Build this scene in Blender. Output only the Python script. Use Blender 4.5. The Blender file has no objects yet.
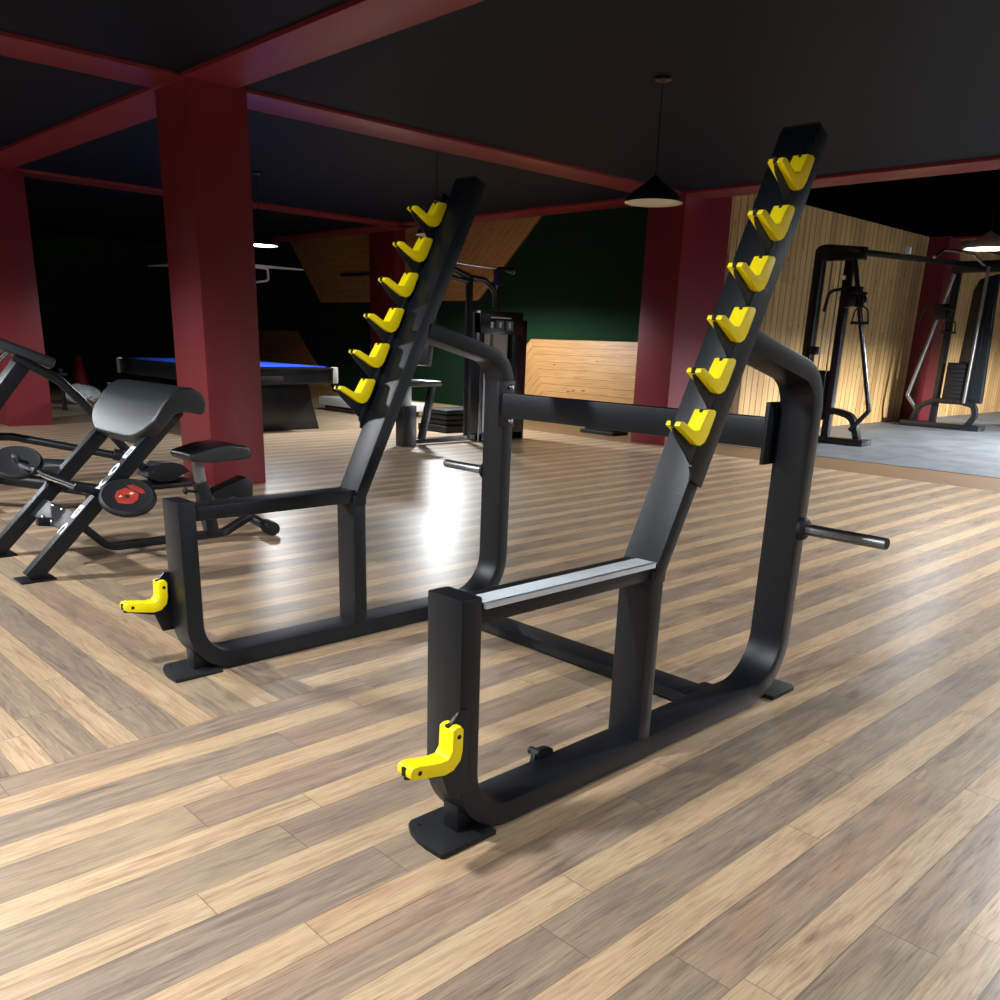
import bpy, bmesh, math, random
from mathutils import Vector, Matrix
random.seed(7)
PI = math.pi
SC = bpy.context.scene
COL = SC.collection

# ------------------------------------------------------------------ camera
F, PITCH, ROLL, YAW, CY = 874.57, 17.653, 1.9428, 45.7414, 618.49
CAM = Vector((1.4289, -1.2706, 1.215))
def cam():
    y, p, r = map(math.radians, (YAW, PITCH, ROLL))
    fw = Vector((-math.sin(y)*math.cos(p), math.cos(y)*math.cos(p), -math.sin(p)))
    rt = Vector((math.cos(y), math.sin(y), 0)); up = rt.cross(fw)
    rt2 = rt*math.cos(r) + up*math.sin(r); up2 = up*math.cos(r) - rt*math.sin(r)
    m = Matrix((rt2, up2, -fw)).transposed().to_4x4(); m.translation = CAM
    c = bpy.data.cameras.new('camera'); c.sensor_width = 36; c.lens = F/1000*36
    c.shift_y = (CY-500)/1000; c.clip_start = .02; c.clip_end = 100
    o = bpy.data.objects.new('camera', c); o.matrix_world = m; COL.objects.link(o); SC.camera = o
cam()

# ------------------------------------------------------------------ materials
def lin(c):
    return tuple(((v/255)/12.92 if v/255 <= .04045 else ((v/255+.055)/1.055)**2.4) for v in c) + (1,)
class NT:
    def __init__(s, m): s.t = m.node_tree; s.b = s.t.nodes['Principled BSDF']
    def n(s, typ, **k):
        x = s.t.nodes.new(typ)
        for a, v in k.items(): setattr(x, a, v)
        return x
    def link(s, a, b): s.t.links.new(a, b)
    def val(s, sock, v):
        if isinstance(v, bpy.types.NodeSocket): s.link(v, sock)
        else: sock.default_value = v
    def math(s, op, a, b=0.0, c=0.0):
        x = s.n('ShaderNodeMath', operation=op)
        s.val(x.inputs[0], a); s.val(x.inputs[1], b)
        if op in ('MULTIPLY_ADD', 'COMPARE'): s.val(x.inputs[2], c)
        return x.outputs[0]
    def mix(s, f, a, b, mode='MIX'):
        x = s.n('ShaderNodeMix', data_type='RGBA', blend_type=mode)
        s.val(x.inputs[0], f); s.val(x.inputs[6], a); s.val(x.inputs[7], b)
        return x.outputs[2]
    def noise(s, vec, scale, detail=3, rough=.55, dist=0):
        x = s.n('ShaderNodeTexNoise'); s.link(vec, x.inputs['Vector'])
        x.inputs['Scale'].default_value = scale; x.inputs['Detail'].default_value = detail
        x.inputs['Roughness'].default_value = rough; x.inputs['Distortion'].default_value = dist
        return x.outputs['Fac']
    def ramp(s, f, stops):
        x = s.n('ShaderNodeValToRGB'); s.link(f, x.inputs[0]); e = x.color_ramp.elements
        while len(e) < len(stops): e.new(.5)
        for el, (p, c) in zip(e, stops): el.position = p; el.color = c if len(c) == 4 else lin(c)
        return x.outputs[0]
    def pos(s):
        g = s.n('ShaderNodeNewGeometry'); x = s.n('ShaderNodeSeparateXYZ'); s.link(g.outputs['Position'], x.inputs[0])
        return x.outputs[0], x.outputs[1], x.outputs[2]
    def vec(s, a, b, c=0.0):
        x = s.n('ShaderNodeCombineXYZ'); s.val(x.inputs[0], a); s.val(x.inputs[1], b); s.val(x.inputs[2], c)
        return x.outputs[0]
    def white(s, v):
        x = s.n('ShaderNodeTexWhiteNoise', noise_dimensions='3D'); s.link(v, x.inputs['Vector']); return x.outputs['Value']
    def bump(s, h, strength=.3, dist=.01):
        x = s.n('ShaderNodeBump'); s.link(h, x.inputs['Height'])
        x.inputs['Strength'].default_value = strength; x.inputs['Distance'].default_value = dist
        s.link(x.outputs[0], s.b.inputs['Normal'])
def mat(name, col, rough=.5, metal=0.0, spec=.5, grain=0.0, gscale=200, bump=0.0, coat=0.0):
    m = bpy.data.materials.new(name); m.use_nodes = True; k = NT(m)
    base = lin(col); k.b.inputs['Base Color'].default_value = base
    k.b.inputs['Roughness'].default_value = rough; k.b.inputs['Metallic'].default_value = metal
    k.b.inputs['Specular IOR Level'].default_value = spec
    if coat: k.b.inputs['Coat Weight'].default_value = coat; k.b.inputs['Coat Roughness'].default_value = .12
    tc = k.n('ShaderNodeTexCoord'); v = tc.outputs['Object']
    n = k.noise(v, gscale, 3)
    if grain:
        lo = tuple(x*(1-grain) for x in base[:3])+(1,); hi = tuple(min(1, x*(1+grain)) for x in base[:3])+(1,)
        k.link(k.ramp(k.noise(v, gscale*.12, 4), [(.3, lo), (.7, hi)]), k.b.inputs['Base Color'])
    if bump: k.bump(n, bump, .002)
    return m
BLK = mat('black_powder_coat', (12, 17, 23), .40, 0, .40, .12, 260, .35)
BLK2 = mat('black_gloss_paint', (24, 27, 31), .25, 0, .5, .1, 60)
YEL = mat('yellow_plastic', (246, 222, 10), .42, 0, .4, .05, 60, .1)
HOLE = mat('hole_black', (10, 8, 6), .8)
RUB = mat('black_rubber', (17, 19, 22), .6, 0, .4, .1, 120, .3)
PAD = mat('black_vinyl', (30, 36, 40), .33, 0, .7, .08, 300, .4)
CHR = mat('chrome', (190, 192, 196), .22, 1.0)
STEEL = mat('brushed_steel', (150, 152, 155), .38, 1.0, .5, .15, 90)
COVER = mat('worn_aluminium', (205, 211, 216), .35, .15, .6, .2, 25, .2)
WHT = mat('white_plastic', (205, 208, 208), .5)
BAG = mat('clear_plastic_bag', (190, 196, 198), .3, 0, .6, .3, 30, .6)
REDP = mat('red_wall_paint', (120, 37, 45), .40, 0, .45, .05, 6)
RED2 = mat('red_plastic', (170, 30, 28), .45)
CREAM = mat('cream_print', (225, 200, 160), .5)
PRINT = mat('white_print', (225, 232, 235), .5)
EMBL = mat('red_print', (168, 52, 40), .5, 0, .5, .25, 200)
BLUE = mat('blue_cloth', (30, 70, 190), .8, 0, .2, .08, 200)
CEIL = mat('dark_ceiling_paint', (13, 21, 34), .6, 0, .1, .06, 4)
BLACKWALL = mat('dark_wall_paint', (24, 32, 36), .6)
SHADE_D = mat('dark_lamp_shade', (18, 19, 22), .3)
SHADE_W = mat('pale_lamp_shade', (200, 198, 195), .4)
INNER = mat('shade_lining', (205, 198, 180), .6)
BLUEP = mat('blue_placard', (86, 118, 140), .5)
GREY = mat('grey_panel', (200, 204, 200), .5)
BEIGE = mat('beige_trim', (190, 160, 110), .5, 0, .4, .1, 10)
def emis(name, col, s):
    m = bpy.data.materials.new(name); m.use_nodes = True; k = NT(m)
    k.b.inputs['Base Color'].default_value = lin(col); k.b.inputs['Emission Color'].default_value = lin(col)
    k.b.inputs['Emission Strength'].default_value = s
    return m
GLOW = emis('lamp_glow', (235, 245, 255), 14)
def floor_mat(name, along):
    m = bpy.data.materials.new(name); m.use_nodes = True; k = NT(m)
    x, y, z = k.pos()
    u, v = (x, y) if along == 'y' else (y, x)
    PER = .245
    us = k.math('DIVIDE', u, PER)
    us = k.math('ADD', us, 60.0 if along == 'y' else 60.816)
    wob = k.math('MULTIPLY_ADD', k.noise(k.vec(k.math('MULTIPLY', u, 6), k.math('MULTIPLY', v, 1.3)), 1.0, 3), .05, -.025)
    strip = k.math('FLOOR', us); fr = k.math('FRACT', us)
    dark = k.math('GREATER_THAN', k.math('ADD', fr, wob), .41)
    half = k.math('GREATER_THAN', fr, .41)
    cellx = k.math('MULTIPLY_ADD', strip, 2.0, half)
    r1 = k.white(k.vec(cellx, 3.3))
    vs = k.math('ADD', k.math('DIVIDE', v, 1.21), k.math('MULTIPLY', r1, 7.0))
    celly = k.math('FLOOR', vs); fy = k.math('FRACT', vs)
    rnd = k.white(k.vec(cellx, celly, 1.7)); rnd2 = k.white(k.vec(celly, cellx, 9.1))
    g = k.noise(k.vec(k.math('MULTIPLY', u, 26), k.math('MULTIPLY_ADD', v, 2.2, k.math('MULTIPLY', rnd, 50))), 1.0, 6, .62, 1.6)
    fine = k.noise(k.vec(k.math('MULTIPLY', u, 230), k.math('MULTIPLY_ADD', v, 8.0, k.math('MULTIPLY', rnd, 30))), 1.0, 4, .65, .6)
    blot = k.noise(k.vec(k.math('MULTIPLY', u, 7), k.math('MULTIPLY_ADD', v, 1.6, k.math('MULTIPLY', rnd2, 20))), 1.0, 4, .6, 1.0)
    light = k.ramp(g, [(.28, (140, 114, 92)), (.42, (174, 146, 116)), (.55, (190, 165, 134)), (.75, (188, 154, 121))])
    light = k.mix(k.math('MULTIPLY', rnd2, .5), light, k.ramp(blot, [(.35, (196, 170, 132)), (.65, (188, 146, 112))]))
    dk = k.ramp(g, [(.28, (98, 82, 74)), (.42, (132, 114, 100)), (.55, (152, 134, 114)), (.72, (176, 148, 118))])
    dk = k.mix(k.math('MULTIPLY', k.ramp(blot, [(.35, (0,0,0,1)), (.65, (1,1,1,1))]), .65), dk, k.ramp(rnd, [(0, (184, 160, 126)), (.5, (136, 120, 108)), (1, (172, 136, 108))]))
    col = k.mix(dark, light, dk)
    fl = k.ramp(fine, [(.30, (.40, .37, .35, 1)), (.42, (.84, .83, .82, 1)), (.55, (1.0, 1.0, 1.0, 1)), (.72, (1.20, 1.17, 1.12, 1))])
    col = k.mix(.85, col, fl, 'MULTIPLY')
    hv = k.ramp(k.math('MULTIPLY_ADD', rnd, .3, .35), [(0, (.75, .75, .75, 1)), (1, (1.25, 1.25, 1.25, 1))])
    col = k.mix(.7, col, hv, 'MULTIPLY')
    e1 = k.math('LESS_THAN', k.math('ABSOLUTE', k.math('SUBTRACT', fr, .41)), .006)
    e2 = k.math('LESS_THAN', fr, .010)
    e3 = k.math('LESS_THAN', fy, .0022)
    seam = k.math('MAXIMUM', k.math('MAXIMUM', e1, e2), e3)
    col = k.mix(k.math('MULTIPLY', seam, .55), col, lin((58, 46, 38)))
    k.link(col, k.b.inputs['Base Color'])
    k.link(k.math('MULTIPLY_ADD', fine, .14, .29), k.b.inputs['Roughness'])
    k.b.inputs['Specular IOR Level'].default_value = .55
    hgt = k.math('SUBTRACT', k.math('MULTIPLY', fine, .25), k.math('MULTIPLY', seam, .5))
    k.bump(hgt, .12, .002)
    return m
FLOOR_Y = floor_mat('plank_floor', 'y'); FLOOR_X = floor_mat('plank_floor_crosswise', 'x')
def slat_wall(name, c1, c2, w=.095):
    m = bpy.data.materials.new(name); m.use_nodes = True; k = NT(m)
    x, y, z = k.pos(); u = k.math('ADD', x, y)
    us = k.math('DIVIDE', u, w); cell = k.math('FLOOR', us); fr = k.math('FRACT', us)
    r = k.white(k.vec(cell, 2.0)); r2 = k.white(k.vec(cell, k.math('FLOOR', k.math('MULTIPLY_ADD', z, .5, r)), 3.0))
    g = k.noise(k.vec(k.math('MULTIPLY', u, 22), k.math('MULTIPLY_ADD', z, 1.2, k.math('MULTIPLY', r, 40))), 1.0, 5, .6, 1.2)
    col = k.ramp(g, [(.3, c2), (.5, c1), (.7, tuple(min(255, v+14) for v in c1))])
    col = k.mix(k.math('MULTIPLY', r2, .7), col, lin(tuple(int(v*.86) for v in c2)))
    kn = k.n('ShaderNodeTexVoronoi'); k.link(k.vec(k.math('MULTIPLY', u, 7), k.math('MULTIPLY', z, 3.2)), kn.inputs['Vector']); kn.inputs['Scale'].default_value = 1
    knot = k.math('LESS_THAN', kn.outputs['Distance'], .13)
    col = k.mix(k.math('MULTIPLY', knot, .6), col, lin((96, 60, 30)))
    gr = k.math('LESS_THAN', fr, .13)
    col = k.mix(k.math('MULTIPLY', gr, .8), col, lin((70, 46, 24)))
    k.link(col, k.b.inputs['Base Color']); k.b.inputs['Roughness'].default_value = .5
    k.bump(k.math('MULTIPLY', gr, -1), .8, .01)
    return m
SLAT = slat_wall('pine_slats', (214, 174, 116), (188, 144, 90), .16)
def board_mat(name, e1, e2, w=.11, shift=0.0):
    # boards running parallel to two straight edges; each edge = (nx, nz, d): distance = nx*x+nz*z-d
    m = bpy.data.materials.new(name); m.use_nodes = True; k = NT(m)
    x, y, z = k.pos()
    def dist(e): return k.math('ADD', k.math('MULTIPLY', x, e[0]), k.math('MULTIPLY_ADD', z, e[1], -e[2]))
    d1, d2 = dist(e1), dist(e2)
    d = k.math('MINIMUM', d1, d2); sel = k.math('LESS_THAN', d1, d2)
    a1 = k.math('ADD', k.math('MULTIPLY', x, -e1[1]), k.math('MULTIPLY', z, e1[0]))
    a2 = k.math('ADD', k.math('MULTIPLY', x, -e2[1]), k.math('MULTIPLY', z, e2[0]))
    al = k.math('ADD', k.math('MULTIPLY', a1, sel), k.math('MULTIPLY', a2, k.math('SUBTRACT', 1.0, sel)))
    us = k.math('DIVIDE', d, w); cell = k.math('FLOOR', us); fr = k.math('FRACT', us)
    r = k.white(k.vec(cell, sel))
    g = k.noise(k.vec(k.math('MULTIPLY', d, 24), k.math('MULTIPLY_ADD', al, 1.6, k.math('MULTIPLY', r, 30))), 1.0, 5, .6, 1.4)
    col = k.ramp(g, [(.3, (158, 112, 66)), (.5, (184, 140, 88)), (.7, (196, 154, 100))])
    col = k.mix(k.math('MULTIPLY', r, .45), col, lin((172, 122, 70)))
    kn = k.n('ShaderNodeTexVoronoi'); k.link(k.vec(k.math('MULTIPLY', d, 7), k.math('MULTIPLY', al, 2.6)), kn.inputs['Vector']); kn.inputs['Scale'].default_value = 1
    col = k.mix(k.math('MULTIPLY', k.math('LESS_THAN', kn.outputs['Distance'], .1), .65), col, lin((90, 52, 26)))
    col = k.mix(k.math('MULTIPLY', k.math('LESS_THAN', fr, .06), .7), col, lin((80, 52, 28)))
    k.link(col, k.b.inputs['Base Color']); k.b.inputs['Roughness'].default_value = .5
    return m
def grass_mat():
    m = bpy.data.materials.new('green_turf_wall'); m.use_nodes = True; k = NT(m)
    x, y, z = k.pos(); v = k.vec(k.math('ADD', x, y), z)
    col = k.ramp(k.noise(v, 60, 4, .7), [(.3, (10, 28, 16)), (.5, (18, 46, 26)), (.7, (28, 64, 36))])
    k.link(col, k.b.inputs['Base Color']); k.b.inputs['Roughness'].default_value = .9
    k.b.inputs['Specular IOR Level'].default_value = .15
    k.bump(k.noise(v, 90, 3), .8, .02)
    return m
GRASS = grass_mat()
def rubber_mat():
    m = bpy.data.materials.new('grey_rubber_mat'); m.use_nodes = True; k = NT(m)
    x, y, z = k.pos(); v = k.vec(x, y)
    c = k.ramp(k.noise(v, 2.2, 5, .7), [(.3, (74, 78, 82)), (.6, (102, 106, 110))])
    tile = k.math('LESS_THAN', k.math('MINIMUM', k.math('FRACT', k.math('ADD', x, 40)), k.math('FRACT', k.math('ADD', y, 40))), .012)
    c = k.mix(k.math('MULTIPLY', tile, .5), c, lin((44, 46, 48)))
    k.link(c, k.b.inputs['Base Color']); k.b.inputs['Roughness'].default_value = .55
    return m
MATT = rubber_mat()

# ------------------------------------------------------------------ mesh helpers
ORG = {}
def fin(bm, bev=0.0, seg=2, ang=50):
    bmesh.ops.remove_doubles(bm, verts=bm.verts, dist=1e-5)
    bmesh.ops.recalc_face_normals(bm, faces=bm.faces)
    if bev:
        ed = [e for e in bm.edges if len(e.link_faces) == 2 and e.calc_face_angle(0) > math.radians(40)]
        if ed: bmesh.ops.bevel(bm, geom=ed, offset=bev, segments=seg, profile=.6, affect='EDGES', clamp_overlap=True)
    for f in bm.faces: f.smooth = True
    for e in bm.edges: e.smooth = not (len(e.link_faces) == 2 and e.calc_face_angle(0) > math.radians(ang))
SPLIT = {'rubber_cap', 'screw_hole', 'hook_slot', 'bolt', 'bolt_plate', 'guide_rod', 'stack_plates', 'joint_plate', 'placard', 'placard_print', 'shroud', 'lettering', 'rail_cover_', 'stand_foot', 'beam_knob_', 'foot_rest', 'top_rail'}
def islands(bm):
    seen, out = set(), []
    for v in bm.verts:
        if v in seen: continue
        st, comp = [v], []; seen.add(v)
        while st:
            a = st.pop(); comp.append(a)
            for e in a.link_edges:
                c = e.other_vert(a)
                if c not in seen: seen.add(c); st.append(c)
        out.append(comp)
    return out
def link(name, bm, m, parent=None, bev=0.0, label=None, org=None, seg=2):
    if name in SPLIT:
        isl = islands(bm)
        if len(isl) > 1:
            for comp in isl:
                b2 = bmesh.new(); mp = {v: b2.verts.new(v.co) for v in comp}
                for f in {f for v in comp for f in v.link_faces}: b2.faces.new([mp[v] for v in f.verts])
                r = link1(name, b2, m, parent, bev, label, org, seg)
            bm.free(); return r
    return link1(name, bm, m, parent, bev, label, org, seg)
def link1(name, bm, m, parent=None, bev=0.0, label=None, org=None, seg=2):
    fin(bm, bev, seg)
    o0 = ORG[parent.name] if parent is not None else (Vector(org) if org else Vector((0, 0, 0)))
    bmesh.ops.translate(bm, vec=-o0, verts=bm.verts)
    me = bpy.data.meshes.new(name); bm.to_mesh(me); bm.free()
    for mm in (m if isinstance(m, (list, tuple)) else [m]): me.materials.append(mm)
    o = bpy.data.objects.new(name, me); COL.objects.link(o)
    if parent is not None: o.parent = parent
    else: o.location = o0
    ORG[o.name] = o0
    if label: o['label'] = label
    return o
def tag(o, label, cat, group=None):
    o['label'] = label; o['category'] = cat
    if group: o['group'] = group
    return o
def thing(name, loc, label, cat, group=None):
    o = bpy.data.objects.new(name, None); o.empty_display_size = .05; COL.objects.link(o); o.location = loc
    ORG[o.name] = Vector(loc); return tag(o, label, cat, group)
def struct(name, bm, m, bev=0.0):
    o = link(name, bm, m, None, bev); o['kind'] = 'structure'; return o
def nb(): return bmesh.new()
def box(bm, x0, x1, y0, y1, z0, z1):
    vs = [bm.verts.new((x, y, z)) for x in (x0, x1) for y in (y0, y1) for z in (z0, z1)]
    for f in ((0,1,3,2), (4,6,7,5), (0,4,5,1), (2,3,7,6), (0,2,6,4), (1,5,7,3)): bm.faces.new([vs[i] for i in f])
    return bm
def obox(bm, a, b, w, h, up=(0, 0, 1)):
    """box beam from a to b, w across, h in the 'up' direction"""
    a, b = Vector(a), Vector(b); d = (b-a).normalized(); s = d.cross(Vector(up)).normalized(); u = s.cross(d)
    vs = [bm.verts.new(p + s*i*w/2 + u*j*h/2) for p in (a, b) for i in (-1, 1) for j in (-1, 1)]
    for f in ((0,1,3,2), (4,6,7,5), (0,4,5,1), (2,3,7,6), (0,2,6,4), (1,5,7,3)): bm.faces.new([vs[i] for i in f])
    return bm
def prism(bm, pts, axis, c0, c1):
    def mk(a, b, c): return {'x': (c, a, b), 'y': (a, c, b), 'z': (a, b, c)}[axis]
    A = [bm.verts.new(mk(a, b, c0)) for a, b in pts]; B = [bm.verts.new(mk(a, b, c1)) for a, b in pts]
    n = len(pts); bm.faces.new(A); bm.faces.new(B[::-1])
    for i in range(n): bm.faces.new((A[i], A[(i+1) % n], B[(i+1) % n], B[i]))
    return bm
def fillet(path, radii, seg=10):
    """2D or 3D polyline with rounded corners"""
    P = [Vector(p) for p in path]; out = [P[0]]
    for i in range(1, len(P)-1):
        r = radii[i] if isinstance(radii, (list, tuple)) else radii
        a = (P[i-1]-P[i]); b = (P[i+1]-P[i]); la, lb = a.length, b.length; a.normalize(); b.normalize()
        th = a.angle(b)
        if r < 1e-5 or th > PI-.02: out.append(P[i]); continue
        t = min(r/math.tan(th/2), la*.49, lb*.49); rr = t*math.tan(th/2)
        c = P[i] + (a+b).normalized()*(rr/math.sin(th/2)); s = P[i]+a*t - c; e = P[i]+b*t - c
        tot = s.angle(e)
        for k in range(seg+1):
            f = k/seg; out.append(c + (s*math.sin((1-f)*tot) + e*math.sin(f*tot))/math.sin(tot))
    out.append(P[-1]); return out
def band(path, h, radii, seg=12):
    P = [Vector((p[0], p[1])) for p in fillet([(a, b, 0) for a, b in path], radii, seg)]
    L, R = [], []
    for i, p in enumerate(P):
        d0 = (P[i]-P[i-1]).normalized() if i > 0 else (P[1]-P[0]).normalized()
        d1 = (P[i+1]-P[i]).normalized() if i < len(P)-1 else d0
        n0, n1 = Vector((-d0.y, d0.x)), Vector((-d1.y, d1.x)); n = (n0+n1).normalized(); kk = 1/max(.3, n.dot(n0))
        L.append(p+n*h/2*kk); R.append(p-n*h/2*kk)
    return L, R
def bandprism(bm, path, h, radii, c0, c1, axis='x', seg=12):
    L, R = band(path, h, radii, seg)
    def mk(p, c): return {'x': (c, p.x, p.y), 'y': (p.x, c, p.y), 'z': (p.x, p.y, c)}[axis]
    q = [[bm.verts.new(mk(p, c)) for p in S] for S in (L, R) for c in (c0, c1)]
    L0, L1, R0, R1 = q
    for i in range(len(L)-1):
        for a, b in ((L0, L1), (L1, R1), (R1, R0), (R0, L0)):
            bm.faces.new((a[i], a[i+1], b[i+1], b[i]))
    bm.faces.new((L0[0], L1[0], R1[0], R0[0])); bm.faces.new((L0[-1], R0[-1], R1[-1], L1[-1]))
    return bm
def tube(bm, path, r, rad=0.0, seg=12, cseg=8):
    P = fillet(path, rad, cseg) if len(path) > 2 else [Vector(p) for p in path]
    rr = r if isinstance(r, (list, tuple)) else [r]*len(P)
    if len(rr) != len(P): rr = [rr[0]+(rr[-1]-rr[0])*i/(len(P)-1) for i in range(len(P))]
    d = (P[1]-P[0]).normalized(); u = d.orthogonal().normalized(); rings = []
    for i, p in enumerate(P):
        dn = ((P[i+1]-p).normalized() if i < len(P)-1 else (p-P[i-1]).normalized())
        dm = (dn + (p-P[i-1]).normalized()).normalized() if i > 0 else dn
        u = (u - dm*u.dot(dm)).normalized(); v = dm.cross(u)
        rings.append([bm.verts.new(p + (u*math.cos(2*PI*k/seg) + v*math.sin(2*PI*k/seg))*rr[i]) for k in range(seg)])
    for a, b in zip(rings, rings[1:]):
        for k in range(seg): bm.faces.new((a[k], a[(k+1) % seg], b[(k+1) % seg], b[k]))
    bm.faces.new(rings[0][::-1]); bm.faces.new(rings[-1]); return bm
def lathe(bm, prof, c, axis=(0, 0, 1), seg=32, cap=True):
    ax = Vector(axis).normalized(); u = ax.orthogonal().normalized(); v = ax.cross(u); c = Vector(c); rings = []
    for r, h in prof:
        if r < 1e-6: rings.append([bm.verts.new(c+ax*h)])
        else: rings.append([bm.verts.new(c+ax*h+(u*math.cos(2*PI*k/seg)+v*math.sin(2*PI*k/seg))*r) for k in range(seg)])
    for a, b in zip(rings, rings[1:]):
        for k in range(seg):
            k2 = (k+1) % seg
            if len(a) == 1: bm.faces.new((a[0], b[k2], b[k]))
            elif len(b) == 1: bm.faces.new((a[k], a[k2], b[0]))
            else: bm.faces.new((a[k], a[k2], b[k2], b[k]))
    if cap:
        if len(rings[0]) > 1: bm.faces.new(rings[0][::-1])
        if len(rings[-1]) > 1: bm.faces.new(rings[-1])
    return bm
def sph(bm, c, r, sc=(1, 1, 1), sub=2):
    g = bmesh.ops.create_icosphere(bm, subdivisions=sub, radius=r)
    for v in g['verts']: v.co = Vector((v.co.x*sc[0], v.co.y*sc[1], v.co.z*sc[2])) + Vector(c)
    return bm

# ------------------------------------------------------------------ the room
ZB, ZC, ZC2 = 2.92, 2.95, 3.22
XL, XR, YF, YB, YFAR = -18.5, 6.5, -6.0, 9.05, 24.0
SW = -5.6                                   # slat wall plane
b = nb()
box(b, XL, XR, YF, 7.88, -.05, 0)
o = struct('floor', b, [FLOOR_Y])
b = nb(); box(b, XL, -1.1, YF, .29, -.04, .0006); struct('floor_crosswise_planks', b, FLOOR_X)
b = nb(); box(b, XL, XR, 7.88, 8.90, -.05, 0); box(b, XL, SW, 8.9, YB, -.05, 0)
STRIPM = slat_wall('threshold_wood', (216, 176, 128), (204, 162, 112), 400)
struct('floor_threshold_strip', b, STRIPM)
b = nb(); box(b, SW, XR, 8.90, YFAR, -.05, .006); struct('floor_rubber', b, MATT)
b = nb(); box(b, XL, XR, YF, 8.53, ZC, ZC+.1); struct('ceiling', b, CEIL)
b = nb(); box(b, XL, XR, 8.53, YFAR, ZC2, ZC2+.1); box(b, XL, XR, 8.5, 8.53, ZC, ZC2); struct('ceiling_far', b, CEIL)
b = nb(); box(b, XL, SW-.0, YB, YB+.12, 0, ZC2); struct('wall_back', b, GRASS)
b = nb(); box(b, SW-.12, SW, YB+.12, YFAR, 0, ZC2); struct('wall_slats', b, SLAT)
b = nb(); box(b, XL-.1, XL, YF, YB+.1, 0, ZC2); struct('wall_left', b, GRASS)
b = nb(); box(b, XL, XR, YF-.1, YF, 0, ZC2); struct('wall_front', b, BLACKWALL)
b = nb(); box(b, XR, XR+.1, YF, YFAR, 0, ZC2); struct('wall_right', b, BLACKWALL)
b = nb(); box(b, SW, XR, YFAR, YFAR+.1, 0, ZC2); struct('wall_far', b, SLAT)
b = nb(); box(b, XL, SW-.4, YB-.025, YB, 0, .1); struct('baseboard_back', b, BEIGE, .004)
# pillars
def pillar(x0, x1, y0, y1, z1):
    b = nb(); box(b, x0, x1, y0, y1, 0, z1); return struct('pillar', b, REDP, .006)
PX = -5.26
pillar(PX-.545, PX, 1.966, 2.432, ZB+.01)
pillar(-11.25, -10.72, 1.98, 2.5, ZB+.01)
pillar(PX-.545, PX, 8.06, YB, ZC2)
pillar(-12.62, -11.85, 8.80, YB, ZC2)
pillar(SW-.05, PX+.02, 16.0, 16.6, ZC2)
# beams
def beam(*a):
    b = nb(); box(b, *a); return struct('beam', b, REDP, .004)
beam(XL, XR, 1.94, 2.356, ZB, ZC+.02)
beam(PX-.51, PX-.048, YF, 1.94, ZB, ZC+.02); beam(PX-.51, PX-.048, 2.356, 8.06, ZB, ZC+.02)
beam(-11.15, -10.72, YF, 1.94, ZB, ZC+.02); beam(-11.15, -10.72, 2.356, 8.06, ZB, ZC+.02)
beam(XL, -11.15, 8.06, 8.53, ZB, ZC+.02); beam(-10.72, PX-.545, 8.06, 8.53, ZB, ZC+.02); beam(PX, XR, 8.06, 8.53, ZB, ZC+.02)
beam(SW, XR, 16.15, 16.45, ZC2-.04, ZC2+.02)
# pine panels on the back wall
def panel(pts, m, label):
    b = nb(); prism(b, pts, 'y', YB-.03, YB); o = link('wall_panel', b, m, None, .004, org=(pts[0][0], YB, pts[0][1])); tag(o, label, 'wall panel', 'pine panels on the green wall')
    return o
def edge(p, q):   # inward-left normal distance
    dx, dz = q[0]-p[0], q[1]-p[1]; l = math.hypot(dx, dz); n = (-dz/l, dx/l); return (n[0], n[1], n[0]*p[0]+n[1]*p[1])
A, B2 = (-9.35, .55), (-8.65, 1.25)
panel([(-9.35, 0.1), (PX-.545, .1), (PX-.545, 1.25), B2, A][::1], board_mat('boards_low_right', edge(B2, A), edge((PX, 1.25), B2)), 'low knotty pine panel with a slanted corner beside the red pillar')
panel([(-9.94, 1.82), (-11.85, 1.82), (-11.85, 3.21), (-8.30, 3.21), (-9.82, 1.90)], board_mat('boards_high_right', edge((-9.82, 1.90), (-8.30, 3.21)), edge((-11.85, 1.82), (-9.94, 1.82))), 'high pine panel with a slanted right edge above the pulldown machine')
panel([(-14.6, 1.81), (-15.9, 3.21), (-12.62, 3.21), (-12.62, 1.81)], board_mat('boards_high_left', edge((-15.9, 3.21), (-14.6, 1.81)), edge((-14.6, 1.81), (-12.62, 1.81))), 'high pine panel with a slanted left edge above the billiard table')
panel([(-17.6, .1), (-14.25, .1), (-15.56, 1.26), (-17.6, 1.26)], board_mat('boards_low_left', edge((-14.25, .1), (-15.56, 1.26)), edge((-15.56, 1.26), (-17.6, 1.26))), 'low pine panel behind the billiard table')
b = nb(); box(b, -13.85, -12.62, YB-.06, YB-.03, 2.28, 2.34); tag(link('shelf_rail', b, STEEL, None, .004, org=(-12.6, YB, 2.28)), 'thin pale rail across the upper left pine panel', 'rail')

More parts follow.
